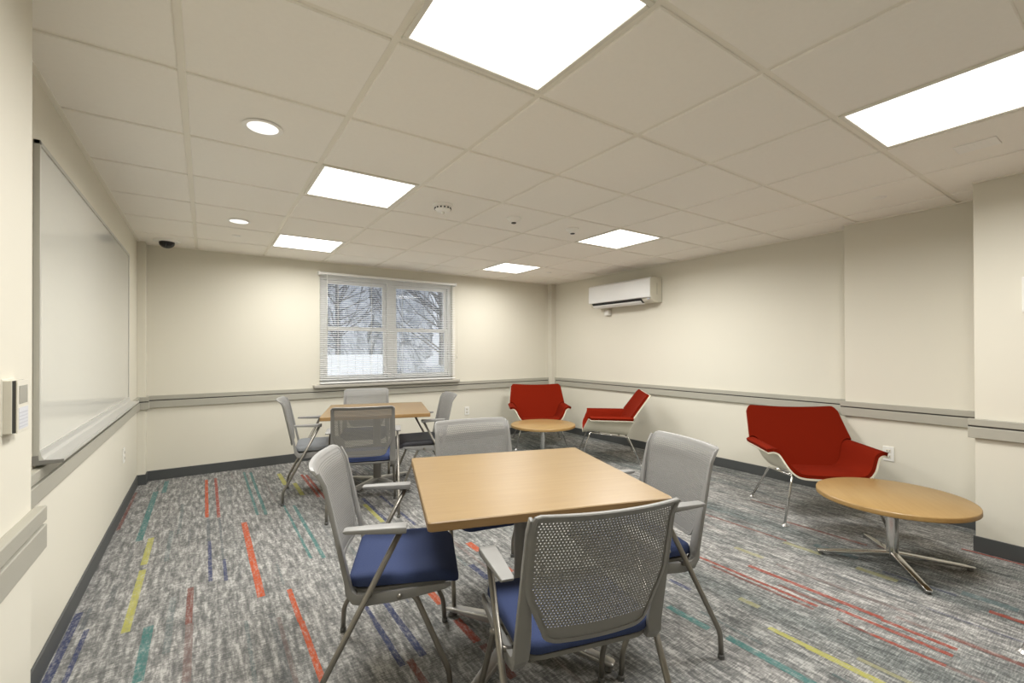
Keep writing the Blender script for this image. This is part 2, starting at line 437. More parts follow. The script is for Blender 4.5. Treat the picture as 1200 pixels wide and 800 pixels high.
for (x0, x1, y0, y1) in ((XL, XL+.020, YP, YB), (XP, XP+.02, YF, YP), (XR-.02, XR, YR2, YB), (XR2-.02, XR2, YR3, YR2), (XR3-.02, XR3, YF, YR3), (XL, XR, YB-.02, YB)):
    box(bm, x0, x1, y0, y1, H-.006, H+.0038)
obj('ceiling_grid', bm, M['grid'], ceil)

# ================================================================== CEILING THINGS
SPREAD = 168
POWER = {(1,0): 14.5, (1,3): 17.0, (1,6): 9.0, (5,3): 17.5, (5,6): 9.0, (4,-1): 17.0}
LAB = {(1,0): 'large square ceiling light panel at the top centre, nearest of all the lit panels',
       (1,3): 'lit square ceiling panel left of the round smoke alarm with the dark vents',
       (1,6): 'lit ceiling panel close to the back wall, just left above the window blind',
       (5,3): 'lit ceiling panel in front of the wall air conditioner',
       (5,6): 'smallest lit ceiling panel, near the back right corner right of the window',
       (4,-1): 'lit ceiling panel cut by the right frame edge'}
for (i, j) in LIGHTS:
    x0, x1 = GX + i*GT, GX + (i+1)*GT; y0, y1 = GY + j*GT, GY + (j+1)*GT
    cx, cy = (x0+x1)/2, (y0+y1)/2; h = GT/2 - .0125
    r = empty('ceiling_light', LAB[(i, j)], 'light', (cx, cy, H), 0, 'square ceiling light panels')
    bm = bmesh.new(); f = .020
    box(bm, -h, h, -h, -h+f, 0, .03, bev=.003); box(bm, -h, h, h-f, h, 0, .03, bev=.003)
    box(bm, -h, -h+f, -h+f, h-f, 0, .03, bev=.003); box(bm, h-f, h, -h+f, h-f, 0, .03, bev=.003)
    obj('frame', bm, M['light_frame'], r)
    obj('diffuser', B(-h+f, h-f, -h+f, h-f, .004, .012), M['diffuser'], r)
    ld = bpy.data.lights.new('panel_lamp', 'AREA'); ld.shape = 'SQUARE'; ld.size = 2*(h-f); ld.energy = POWER[(i, j)]
    ld.color = (1.0, .985, .955); ld.spread = math.radians(SPREAD)
    lo = bpy.data.objects.new('panel_lamp', ld); COL.objects.link(lo); lo.location = (cx, cy, H - .001)

def downlight(x, y, label):
    r = empty('recessed_downlight', label, 'light', (x, y, H), 0, 'round recessed downlights')
    bm = bmesh.new()
    seg = 40; P = [(.064, .001), (.080, -.001), (.086, -.004), (.078, -.006), (.066, -.005)]
    rings = [[bm.verts.new((q*math.cos(2*PI*k/seg), q*math.sin(2*PI*k/seg), z)) for k in range(seg)] for q, z in P]
    for a, b in zip(rings, rings[1:] + rings[:1]):
        for k in range(seg): bm.faces.new((a[k], a[(k+1)%seg], b[(k+1)%seg], b[k]))
    obj('trim_ring', bm, M['ceiling_white'], r, 40)
    bm = bmesh.new(); lathe(bm, [(.066, -.0045), (.058, -.0015), (.045, -.0005), (.02, -.0002)], seg=40)
    obj('lens', bm, M['lamp'], r, True)
downlight(.225, 2.409, 'larger round recessed downlight above the whiteboard, nearest of the two')
downlight(.228, 4.268, 'smaller round recessed downlight further back, above the left back wall')

def disc(x, y, label):
    r = empty('sprinkler_cover', label, 'sprinkler', (x, y, H), 0, 'concealed sprinkler covers')
    bm = bmesh.new(); lathe(bm, [(.040, .002), (.041, -.001), (.036, -.003), (.02, -.0032)], seg=32); obj('rim', bm, M['ceiling_white'], r, 40)
    bm = bmesh.new(); lathe(bm, [(.030, -.003), (.032, -.005), (.029, -.008), (.01, -.0085)], seg=32); obj('cover_disc', bm, M['ceiling_white'], r, 40)
disc(.237, 4.82, 'small flat sprinkler cover disc behind the further downlight')
disc(3.856, 4.78, 'small flat sprinkler cover disc above the left end of the air conditioner')
disc(3.866, 1.148, 'small flat sprinkler cover disc on the ceiling over the right wall bay')

def detector(x, y, label, big, cat='smoke detector'):
    r = empty('smoke_detector', label, cat, (x, y, H), 0, 'round ceiling detectors')
    k = 1.0 if big else .78
    bm = bmesh.new(); lathe(bm, [(.070*k, .0), (.072*k, -.010), (.066*k, -.016), (.03*k, -.017)], seg=36)
    obj('mounting_base', bm, M['ceiling_white'], r, 40)
    bm = bmesh.new(); lathe(bm, [(.054*k, -.016), (.060*k, -.022), (.056*k, -.036), (.040*k, -.048), (.02*k, -.052)] if big else [(.052, -.012), (.048, -.018), (.030, -.036), (.020, -.040)], seg=36)
    obj('sensor_head', bm, M['ceiling_white'], r, 40)
    if not big:
        bm = bmesh.new(); lathe(bm, [(.019, -.0385), (.020, -.044), (.015, -.047), (.004, -.0475)], seg=18); obj('sensor_tip', bm, M['dark_gray'], r, 40)
        return
    bm = bmesh.new()
    for q in range(14 if big else 10):
        a = 2*PI*q/(14 if big else 10)
        c, s = math.cos(a), math.sin(a); m4 = Matrix.Rotation(a, 4, 'Z')
        vs = box(bm, .055*k, .0612*k, -.006*k, .006*k, -.034, -.024)
        for v in vs: v.co = m4 @ v.co
    obj('vent_slots', bm, M['dark_slot'], r)
    bm = bmesh.new(); lathe(bm, [(.012, -.050), (.012, -.060), (.008, -.066), (.003, -.067)], seg=18)
    obj('sensor_tip', bm, M['ivory_plastic'], r, 40)
detector(1.423, 2.977, 'largest round white smoke alarm, with dark vents, nearest the window side', True)
detector(2.029, 2.954, 'middle one of three white ceiling detectors in a row', False)
detector(2.641, 2.943, 'white ceiling detector nearest the lit panel by the air conditioner', False)

r = empty('dome_camera', 'black dome security camera on the ceiling in the left back corner', 'camera', (-.30, 5.40, H))
bm = bmesh.new(); lathe(bm, [(.105, 0), (.107, -.006), (.098, -.014), (.05, -.016)], seg=40); obj('housing', bm, M['ceiling_white'], r, 40)
bm = bmesh.new(); lathe(bm, [(.062, -.014)] + [(.062*math.cos(a), -.026 - .048*math.sin(a)) for a in [0,.3,.6,.9,1.2,1.45]], seg=36); obj('dome', bm, M['black_gloss'], r, True)

r = empty('ceiling_plate', 'shallow rectangular cover plate on the ceiling tile beside the right lit panel', 'cover plate', (3.292, .572, H), math.radians(0))
obj('plate', B(-.065, .065, -.080, .080, -.006, .001, bev=.004), M['ceiling_white'], r)
bm = bmesh.new()
for q in (-.045, -.02, .005, .03): box(bm, -.045, .045, q, q+.006, -.007, -.005)
obj('ridges', bm, M['ceiling_white'], r)

# ================================================================== WINDOW
bm = bmesh.new()
yo, yi = YB + .125, YB + .055
fw = .050
def ring(bm, x0, x1, z0, z1, w, ya, yb, bev=.003):
    box(bm, x0, x0+w, ya, yb, z0, z1, bev=bev); box(bm, x1-w, x1, ya, yb, z0, z1, bev=bev)
    box(bm, x0+w, x1-w, ya, yb, z0, z0+w, bev=bev); box(bm, x0+w, x1-w, ya, yb, z1-w, z1, bev=bev)
ring(bm, WX0, WX1, WZ0, WZ1, fw, yi, yo)
xm = (WX0 + WX1)/2 + .0
box(bm, xm-.045, xm+.045, yi, yo, WZ0+fw, WZ1-fw, bev=.003)
win = struct(obj('window_1', bm, M['vinyl']), 'white vinyl pair of double hung windows')
zm = (WZ0 + WZ1)/2 + .01
for k, (a, b) in enumerate(((WX0+fw, xm-.045), (xm+.045, WX1-fw))):
    bm = bmesh.new(); ring(bm, a+.002, b-.002, WZ0+fw+.002, zm+.025, .045, yi+.005, yi+.035); s = obj('sash', bm, M['vinyl'], win)
    obj('pane', B(a+.04, b-.04, yi+.016, yi+.022, WZ0+fw+.04, zm-.012), M['glass'], s)
    bm = bmesh.new(); ring(bm, a+.002, b-.002, zm-.02, WZ1-fw-.002, .045, yi+.037, yi+.066); s = obj('sash', bm, M['vinyl'], win)
    obj('pane', B(a+.04, b-.04, yi+.048, yi+.054, zm+.015, WZ1-fw-.04), M['glass'], s)
    obj('sash_lock', B((a+b)/2-.03, (a+b)/2+.03, yi-.002, yi+.02, zm+.025, zm+.04, bev=.004), M['vinyl'], win)
bm = bmesh.new(); box(bm, 1.045, 2.945, YB-.075, YB+.06, .838, .872, bev=.006)
struct(obj('trim_9', bm, M['sill']), 'gray window sill board under the blind')

r = empty('window_blind', 'white horizontal slat blind lowered over the window', 'blind', (0, 0, 0))
BX0, BX1 = 1.108, 2.882; by = YB - .042
obj('headrail', B(BX0, BX1, by-.028, by+.028, 2.172, 2.200, bev=.003), M['vinyl'], r)
for a, b in ((BX0-.012, BX0+.006), (BX1-.006, BX1+.012)):
    obj('end_bracket', B(a, b, by-.034, YB, 2.166, 2.206, bev=.003), M['vinyl'], r)
bm = bmesh.new()
z = 2.145; tilt = math.radians(16); hw = .0125; ns = 0
while z > .915:
    c, s = math.cos(tilt)*hw, math.sin(tilt)*hw
    for (ya, za, yb_, zb_) in ((by-c, z-s, by, z+.0016), (by, z+.0016, by+c, z+s)):
        vs = [bm.verts.new(p) for p in ((BX0+.006, ya, za), (BX1-.006, ya, za), (BX1-.006, yb_, zb_), (BX0+.006, yb_, zb_))]
        bm.faces.new(vs)
        ws = [bm.verts.new((v.co.x, v.co.y, v.co.z-.0006)) for v in vs]
        bm.faces.new(ws[::-1])
        for q in range(4): bm.faces.new((vs[q], ws[q], ws[(q+1)%4], vs[(q+1)%4]))
    z -= .0242
bmesh.ops.remove_doubles(bm, verts=bm.verts[:], dist=.00005)
obj('slats', bm, M['slat'], r)
obj('bottom_rail', B(BX0+.006, BX1-.006, by-.014, by+.014, .884, .902, bev=.003), M['vinyl'], r)
for x in (1.32, 1.72, 2.12, 2.68):
    bm = bmesh.new(); tube(bm, [(x, by-.0135, .895), (x, by-.0135, 2.17)], .0011, 6); tube(bm, [(x, by+.0135, .895), (x, by+.0135, 2.17)], .0011, 6)
    obj('ladder_cord', bm, M['white_plastic'], r)
bm = bmesh.new(); tube(bm, [(1.19, by-.036, 2.17), (1.192, by-.038, 1.45)], .004, 8); obj('tilt_wand', bm, M['white_plastic'], r, True)
bm = bmesh.new(); tube(bm, [(BX1+.014, by-.03, 2.17), (BX1+.016, by-.022, 1.22)], .0015, 6); tube(bm, [(BX1+.016, by-.022, 1.22), (BX1+.016, by-.022, 1.16)], .006, 8)
obj('lift_cord', bm, M['ivory_plastic'], r, True)

# ================================================================== WHITEBOARD
r = empty('whiteboard', 'large glossy whiteboard with marker tray on the left wall', 'whiteboard', (XL, 3.625, 0))
ya, yb_ = -1.215, 1.235
obj('writing_surface', B(.004, .014, ya+.012, yb_-.012, .888, 2.062), M['board'], r)
bm = bmesh.new()
box(bm, .0, .019, ya, ya+.014, .862, 2.078, bev=.002); box(bm, .0, .019, yb_-.014, yb_, .862, 2.078, bev=.002)
box(bm, .0, .019, ya, yb_, 2.060, 2.078, bev=.002)
obj('frame', bm, M['alum_side'], r)
bm = bmesh.new()
prof = [(.0, .900), (.020, .900), (.024, .880), (.030, .868), (.070, .862), (.082, .866), (.084, .856), (.070, .850), (.018, .852), (.0, .850)]
loft(bm, [[(x, y, z) for x, z in prof] for y in (ya+.004, yb_-.004)])
tr = obj('marker_tray', bm, M['alum'], r)
for y in (ya, yb_):
    bm = bmesh.new(); loft(bm, [[(-.0, q, .885), (.016, q, .885), (.018, q, .866), (.086, q, .864), (.086, q, .852), (.0, q, .849)] for q in (y-.004, y+.004)])
    obj('end_cap', bm, M['chair_shell'], tr)

# ================================================================== WALL DEVICES
r = empty('thermostat', 'beige wall thermostat with gray screen at the left frame edge', 'thermostat', (XP-.002, 1.613, 1.144))
obj('back_plate', B(0, .004, -.045, .045, -.068, .068, bev=.002), M['ivory_plastic'], r)
obj('housing', B(.003, .020, -.042, .042, -.064, .064, bev=.002), M['ivory_plastic'], r)
obj('dark_band', B(.0195, .0265, -.041, .041, -.063, .063), M['dark_gray'], r)
obj('front_cover', B(.026, .029, -.042, .042, -.064, .064, bev=.001), M['ivory_plastic'], r)
obj('screen', B(.0285, .0297, -.031, .030, .006, .050), M['screen'], r)
obj('instruction_label', B(.0285, .0296, -.034, .034, -.056, -.003), M['label'], r)
bm = bmesh.new()
for q in range(5): box(bm, .0295, .0299, -.030, .030, -.051+q*.0085, -.0485+q*.0085)
obj('label_lines', bm, M['label_print'], r)

def outlet(loc, rz, label, kind='outlet'):
    r = empty('wall_outlet', label, 'outlet', loc, rz)
    obj('cover_plate', B(-.036, .036, 0, .007, -.058, .058, bev=.003), M['white_plastic'], r)
    for s in (-.022, .022):
        k = obj('socket', B(-.017, .017, .005, .0095, s-.014, s+.014, bev=.003), M['ivory_plastic'], r)
        bm = bmesh.new(); box(bm, -.009, -.006, .009, .0100, s-.006, s+.007); box(bm, .006, .009, .009, .0100, s-.006, s+.007)
        lathe_z = box(bm, -.003, .003, .009, .0100, s-.012, s-.008)
        obj('slots', bm, M['dark_slot'], k)
outlet((XR2, 1.292, .445), PI/2, 'white duplex outlet on the right wall beside the red lounge chair')
outlet((3.087, YB, .415), PI, 'white outlet plate on the back wall below the window rail')
outlet((XL, 4.70, .452), -PI/2, 'white outlet plate low on the left wall below the whiteboard')

r = empty('wall_control_panel', 'cream control box cut by the right frame edge on the nearest wall bay', 'control panel', (XR3, .44, 1.60), PI/2)
obj('back_plate', B(-.075, .075, 0, .008, -.105, .105, bev=.003), M['white_plastic'], r)
obj('cover', B(-.068, .068, .007, .030, -.098, .098, bev=.006), M['white_plastic'], r)
obj('button_strip', B(-.04, .04, .029, .032, -.07, -.05, bev=.001), M['ivory_plastic'], r)

# ---- wall air conditioner
r = empty('air_conditioner', 'white wall mounted air conditioner high on the right wall', 'air conditioner', (XR, 4.08, 1.86))
L = .525
prof = [(0, .0), (-.150, .0), (-.185, .018), (-.205, .055), (-.222, .085), (-.226, .10), (-.222, .270), (-.205, .290), (-.17, .298), (0, .298)]
bm = bmesh.new(); loft(bm, [[(x, y, z) for x, z in prof] for y in (-L, L)])
obj('body', bm, M['ac_side'], r)
bm = bmesh.new()
pf = [(-.214, .050), (-.229, .054), (-.233, .064), (-.230, .274), (-.208, .296), (-.20, .29)]
loft(bm, [[(x, y, z) for x, z in pf] for y in (-L+.004, L-.004)])
obj('front_panel', bm, M['ac'], r)
bm = bmesh.new(); loft(bm, [[(x, y, z) for x, z in ((-.150, .010), (-.150, -.003), (-.190, .010), (-.214, .030), (-.224, .051), (-.212, .052), (-.196, .03))] for y in (-L+.15, L-.06)])
obj('outlet_slot', bm, M['dark_slot'], r)
bm = bmesh.new(); loft(bm, [[(x, y, z) for x, z in ((-.140, -.018), (-.180, -.014), (-.208, .004), (-.216, .018), (-.212, .020), (-.202, .010), (-.178, -.006), (-.140, -.008))] for y in (-L+.155, L-.065)])
obj('louver', bm, M['ac'], r)
obj('display_window', B(-.219, -.206, -L+.02, -L+.055, .026, .044, bev=.003), M['label_print'], r)
bm = bmesh.new()
box(bm, -.105, -.097, -L-.0015, -L+.002, .09, .23); box(bm, -.012, -.006, -L-.0015, -L+.002, .01, .29)
obj('side_seam', bm, M['rail'], r)
r = empty('sensor_box', 'small rounded white sensor box on the wall under the air conditioner', 'sensor', (XR, 4.44, 1.79))
obj('back_plate', B(-.010, 0, -.045, .045, -.045, .045, bev=.003), M['ivory_plastic'], r)
bm = bmesh.new()
loft(bm, [[(-d, y*k, z*k) for y, z in rrect(.042, .042, .02)] for d, k in ((.008, 1), (.045, 1), (.058, .86), (.063, .6))])
obj('cover', bm, M['white_plastic'], r, 40)

# ================================================================== MESH-BACK CHAIR
def yb0(z):                      # back lean
    return -.158 - (z - .42) * .215 - max(0, z - .78)**2 * 3.5
def bow(x):                      # back bows rearward at the centre
    return -.034 * (1 - (x/.225)**2)
def backpt(x, z, d=0.0):
    k = min(1.0, max(0.0, (z-.40)/.12))
    return (x, yb0(z) + bow(x)*(1.0) - d, z)
ZT, ZTAP, ZBOT = .858, .635, .470
def halfw(z):
    if z >= ZTAP: return .222
    k = (ZTAP - z) / (ZTAP - ZBOT)
    return .222 - .070 * k**1.15
def make_backrest():
    bm = bmesh.new()
    ps, pt = .0096, .0084
    nr = int((ZT - ZBOT - .012) / pt); nc = 24
    cache = {}
    def V(x, z, d):
        key = (round(x, 5), round(z, 5), d)
        if key not in cache: cache[key] = bm.verts.new(backpt(x, z, d))
        return cache[key]
    T = .0022
    for rrow in range(nr):
        z0 = ZT - .006 - (rrow+1)*pt; z1 = z0 + pt
        off = (rrow % 2) * ps/2
        for c in range(-nc-1, nc+1):
            x0 = c*ps + off; x1 = x0 + ps; xm_ = (x0+x1)/2; zm_ = (z0+z1)/2
            if abs(xm_) + ps*.5 > halfw(zm_) - .003: continue
            solid = (abs(xm_) + ps*.5 > halfw(zm_) - .014) or z1 > ZT - .018 or z0 < ZBOT + .040
            ob = [(x0,z0),(xm_,z0),(x1,z0),(x1,zm_),(x1,z1),(xm_,z1),(x0,z1),(x0,zm_)]
            if solid:
                bm.faces.new([V(x, z_, 0) for x, z_ in ob]); bm.faces.new([V(x, z_, T) for x, z_ in ob][::-1])
            else:
                ex, ez = .0026, .0022
                hb = []
                for x, z_ in ob:
                    a = math.atan2((z_-zm_)/pt, (x-xm_)/ps)
                    hb.append((xm_ + ex*math.cos(a), zm_ + ez*math.sin(a)))
                hf = [bm.verts.new(backpt(x, z_, 0)) for x, z_ in hb]; hr = [bm.verts.new(backpt(x, z_, T)) for x, z_ in hb]
                of = [V(x, z_, 0) for x, z_ in ob]; orr = [V(x, z_, T) for x, z_ in ob]
                for q in range(8):
                    w = (q+1) % 8
                    bm.faces.new((of[q], of[w], hf[w], hf[q])); bm.faces.new((orr[w], orr[q], hr[q], hr[w]))
                    bm.faces.new((hf[q], hf[w], hr[w], hr[q]))
    # solid rim running round the panel
    path = []
    zs = [ZBOT + .03 + (ZT - .02 - ZBOT - .03) * k / 22 for k in range(23)]
    for k in range(9):
        a = PI/2 * k/8; hw_ = halfw(ZBOT+.03)
        path.append((hw_ - .05 + .05*math.sin(a), ZBOT + .03 - .03*math.cos(a)))
    for z_ in zs[1:]: path.append((halfw(z_), z_))
    path.append((.2175, ZT-.006)); path.append((.206, ZT))
    full = [(x, z_) for x, z_ in path]
    top = [(.206 - .412*k/16, ZT) for k in range(1, 16)]
    left = [(-x, z_) for x, z_ in full[::-1]]
    bot = [(-(halfw(ZBOT+.03)-.05) + 2*(halfw(ZBOT+.03)-.05)*k/8, ZBOT) for k in range(1, 8)]
    loop = full + top + left + bot
    N = len(loop); rings = []
    for i, (x, z_) in enumerate(loop):
        xa, za = loop[i-1]; xb_, zb_ = loop[(i+1) % N]
        tx, tz = xb_-xa, zb_-za; q = math.hypot(tx, tz); nx, nz = tz/q, -tx/q      # outward
        if nx*x + nz*(z_-.65) < 0: nx, nz = -nx, -nz
        topness = max(0, (z_ - .80)/.058); depth = .0055 + .010*topness; wi = .011
        rr_ = []
        for (o_, d_) in ((-wi, -.002), (.0, -.0035), (.003, 0), (.003, depth*.7), (0, depth), (-wi*.55, depth), (-wi, .0055)):
            rr_.append(bm.verts.new(backpt(x + nx*o_, z_ + nz*o_, d_)))
        rings.append(rr_)
    m = len(rings[0])
    for i in range(N):
        a, b = rings[i], rings[(i+1) % N]
        for k in range(m):
            bm.faces.new((a[k], a[(k+1) % m], b[(k+1) % m], b[k]))
    return bm

def make_side_frame(s):
    bm = bmesh.new()
    # path in the (y, z) plane with a blade width across x; the upright bends forward into the seat rail
    P = [(.845, .010), (.80, .012), (.72, .017), (.64, .028), (.56, .040), (.50, .046), (.452, .048)]
    pts = [(s*.2235 + s*.010*(.845-z)/.4, yb0(z) + .004, z, w) for z, w in P]
    yb_c = pts[-1][1]
    ex = s*.2335
    pts += [(ex, yb_c+.006, .420, .044), (ex, yb_c+.026, .396, .036), (ex, yb_c+.065, .390, .026), (ex, .0, .395, .020), (ex, .10, .404, .018), (ex, .185, .413, .014), (ex*.97, .205, .416, .010)]
    rings = []
    for i, (x, y, z, w) in enumerate(pts):
        a = pts[max(i-1, 0)]; b = pts[min(i+1, len(pts)-1)]
        ty, tz = b[1]-a[1], b[2]-a[2]; q = math.hypot(ty, tz); ny, nz = -tz/q, ty/q
        tk = .0085 if i < 7 else (.013, .018, .021, .020, .016, .010, .007)[i-7]
        xo = x + s*.006; xi = xo - s*w
        rings.append([(xo, y+ny*tk, z+nz*tk), (xo, y-ny*tk, z-nz*tk), (xi, y-ny*tk*.8, z-nz*tk*.8), (xi, y+ny*tk*.8, z+nz*tk*.8)])
    loft(bm, rings)
    bmesh.ops.bevel(bm, geom=bm.edges[:], offset=.0025, segments=2, affect='EDGES', profile=.5)
    return bm

def make_seat(bm, hx, y0, y1, ztop, th, wf):
    hy = (y1-y0)/2; cy = (y0+y1)/2
    def zt(x, y):
        k = max(0, (y - (y1-.10))/.10)
        return ztop - wf*k*k - .010*(1-(x/hx)**2)*(1-k)
    rings = []
    for ins, dz, base in ((.03, 0, 1), (.008, .002, 1), (.0, .010, 1), (.0, .55, 2), (.004, .80, 2), (.014, .95, 2), (.032, 1.0, 2), (.07, 1.0, 2), (.13, 1.0, 2), (.19, 1.0, 2)):
        ring_ = []
        for x, y in rrect(max(hx-ins, .02), max(hy-ins, .02), max(.06-ins*.5, .01), 8, 0, cy):
            t_ = zt(x, y)
            b_ = t_ - th + .004*(1 if ins else 0)
            ring_.append((x, y, b_ + dz if base == 1 else b_ + (t_-b_)*dz))
        rings.append(ring_)
    loft(bm, rings)

def make_chair(label, seat_mat):
    r = empty('armchair', label, 'chair', (0,0,0), 0, 'gray perforated-back armchairs at the square tables')
    bm = bmesh.new(); make_seat(bm, .218, -.165, .238, .468, .048, .030); obj('seat', bm, seat_mat, r, 50)
    bm = bmesh.new()
    rings = []
    for ins, z in ((.05, .392), (.02, .397), (.006, .408), (.010, .418)):
        rings.append([(x, y, z + .004*(y/.2)) for x, y in rrect(.218-ins, .195-ins, .06, 8, 0, .030)])
    loft(bm, rings); obj('seat_shell', bm, M['chair_shell'], r, 50)
    obj('backrest', make_backrest(), M['chair_gray'], r, 35)
    for s in (-1, 1):
        obj('side_frame', make_side_frame(s), M['chair_gray'], r, 35)
        bm = bmesh.new()
        rings = []
        for y, w, z0, z1 in ((-.168, .017, .647, .653), (-.160, .020, .643, .656), (-.06, .024, .638, .657), (.02, .027, .634, .657), (.043, .027, .634, .657), (.046, .0255, .6355, .6555)):
            rings.append([(s*.258 + x, y, (z0+z1)/2 + q) for x, q in rrect(w, (z1-z0)/2, .003, 3)])
        loft(bm, rings); obj('armrest', bm, M['chair_gray'], r, 50)
        bm = bmesh.new()
        tube(bm, fillet([(s*.258, .028, .640), (s*.258, -.250, .108), (s*.258, -.254, .012)], .022), .0105, 12, sx=1.0, sy=1.0)
        lg = obj('leg', bm, M['leg'], r, True)
        bm = bmesh.new(); lathe(bm, [(.012, 0), (.0135, .003), (.0135, .016), (.010, .020)], s*.258, -.254, 16); obj('glide', bm, M['glide'], lg, 40)
        bm = bmesh.new()
        tube(bm, fillet([(s*.205, .01, .396), (s*.222, .075, .384), (s*.240, .196, .105), (s*.240, .203, .012)], .024), .0105, 12)
        lg = obj('leg', bm, M['leg'], r, True)
        bm = bmesh.new(); lathe(bm, [(.012, 0), (.0135, .003), (.0135, .016), (.010, .020)], s*.240, .203, 16); obj('glide', bm, M['glide'], lg, 40)
    for y in (-.085, .02):
        bm = bmesh.new(); zc = .400 if y < 0 else .388
        tube(bm, fillet([(-.256, y, zc+.014), (-.22, y, zc), (.22, y, zc), (.256, y, zc+.014)], .02), .0095, 10); obj('cross_bar', bm, M['leg'], r, True)
    return r

NEAR = [((.655, 1.805), -23, 'armchair with blue seat at the left side of the nearest table, seen from its side'),
        ((.978, 1.122), 74.4, 'armchair in the foreground with its perforated back turned to the viewer'),
        ((1.600, 1.388), 163, 'armchair at the right side of the nearest table, facing left'),
        ((1.272, 2.118), -101.5, 'armchair on the far side of the nearest table, only its back top showing')]
FAR = [((.83, 4.34), -12, 'gray-seated armchair at the left end of the far table, by the back wall', 'gray_seat'),
       ((1.063, 3.674), 71.7, 'armchair in front of the far table with its back to the viewer', 'blue'),
       ((1.70, 4.03), 167.5, 'dark-seated armchair at the right end of the far table', 'charcoal'),
       ((1.37, 4.72), -110, 'armchair behind the far table, under the window', 'blue')]
chair0 = None
for (p, a, lab) in NEAR:
    if chair0 is None:
        chair0 = make_chair(lab, M['blue']); chair0.location = (p[0], p[1], 0); chair0.rotation_euler = (0, 0, math.radians(a-90))
    else:
        dup(chair0, (p[0], p[1], 0), math.radians(a-90), lab)
for (p, a, lab, sm) in FAR:
    c = dup(chair0, (p[0], p[1], 0), math.radians(a-90), lab)
    if sm != 'blue':
        for ch in c.children:
            if ch.name.startswith('seat') and not ch.name.startswith('seat_shell'):
                ch.data = ch.data.copy(); ch.data.materials[0] = M[sm]

# ================================================================== SQUARE TABLES
def square_table(x, y, rot, label):
    r = empty('square_table', label, 'table', (x, y, 0), math.radians(rot), 'square wood-topped tables')
    h = .4525; zt = .727; th = .032
    bm = bmesh.new()
    rings = []
    for ins, z in ((.004, zt-th), (.0, zt-th+.003), (.0, zt-.003), (.003, zt)):
        rings.append([(px, py, z) for px, py in rrect(h-ins, h-ins, .012, 4)])
    loft(bm, rings)
    bm.faces.ensure_lookup_table()
    for f in bm.faces:
        if abs(f.normal.z) < .5 or f.calc_center_median().z < zt-.01: f.material_index = 1
    bm.normal_update()
    for f in bm.faces: f.material_index = 0 if f.calc_center_median().z > zt - .0025 else 1
    obj('tabletop', bm, [M['maple'], M['maple_edge']], r)
    bm = bmesh.new(); lathe(bm, [(.036, .045), (.036, zt-th-.012), (.07, zt-th-.010), (.07, zt-th)], seg=36); obj('column', bm, M['gray_metal'], r, 40)
    bm = bmesh.new(); box(bm, -.30, .30, -.03, .03, zt-th-.012, zt-th, bev=.003); box(bm, -.03, .03, -.30, .30, zt-th-.012, zt-th, bev=.003)
    obj('top_support', bm, M['gray_metal'], r)
    for k in range(4):
        a = PI/4 + k*PI/2
        bm = bmesh.new(); rings = []
        for d, w, z0, z1 in ((.0, .030, .045, .088), (.05, .029, .042, .084), (.36, .022, .026, .046), (.405, .020, .024, .040), (.412, .016, .026, .036)):
            rings.append([(d*math.cos(a) - q*math.sin(a), d*math.sin(a) + q*math.cos(a), (z0+z1)/2 + e) for q, e in rrect(w, (z1-z0)/2, .006, 3)])
        loft(bm, rings); ft = obj('foot', bm, M['cast_alum'], r, 50)
        bm = bmesh.new(); lathe(bm, [(.018, 0), (.020, .004), (.012, .012), (.009, .028)], .385*math.cos(a), .385*math.sin(a), 18); obj('glide', bm, M['glide'], ft, 40)
    return r
square_table(1.160, 1.630, -18.4, 'square maple table in the foreground with four armchairs')
square_table(1.345, 4.245, -18.0, 'square maple table at the back, in front of the window')

# ================================================================== ROUND COFFEE TABLES
def coffee_table(x, y, rot, label):
    r = empty('coffee_table', label, 'coffee table', (x, y, 0), math.radians(rot), 'round low coffee tables')
    zt, th, R = .402, .030, .380
    bm = bmesh.new()
    seg = 72
    loft(bm, [[(q*math.cos(2*PI*k/seg), q*math.sin(2*PI*k/seg), z) for k in range(seg)] for q, z in ((R-.006, zt-th), (R, zt-th+.004), (R, zt-.006), (R-.002, zt-.002), (R-.006, zt))])
    for f in bm.faces: f.material_index = 0 if f.calc_center_median().z > zt - .0045 else 1
    obj('tabletop', bm, [M['oak'], M['oak_edge']], r, 40)
    bm = bmesh.new(); lathe(bm, [(.030, .03), (.030, zt-th-.01), (.09, zt-th-.008), (.09, zt-th)], seg=36); obj('column', bm, M['chrome'], r, 40)
    for k in range(4):
        a = k*PI/2
        bm = bmesh.new(); rings = []
        for d, w, z0, z1 in ((.0, .020, .034, .066), (.05, .020, .032, .062), (.33, .017, .018, .034), (.385, .016, .016, .029), (.392, .012, .018, .026)):
            rings.append([(d*math.cos(a) - q*math.sin(a), d*math.sin(a) + q*math.cos(a), (z0+z1)/2 + e) for q, e in rrect(w, (z1-z0)/2, .006, 3)])
        loft(bm, rings); ft = obj('foot', bm, M['chrome'], r, 50)
        bm = bmesh.new(); lathe(bm, [(.014, 0), (.015, .004), (.012, .012), (.010, .019)], .37*math.cos(a), .37*math.sin(a), 18); obj('glide', bm, M['glide'], ft, 40)
    return r
coffee_table(3.415, .966, 38, 'round low oak coffee table at the right front')
coffee_table(3.31, 4.22, 20, 'round low oak coffee table between the two far red lounge chairs')

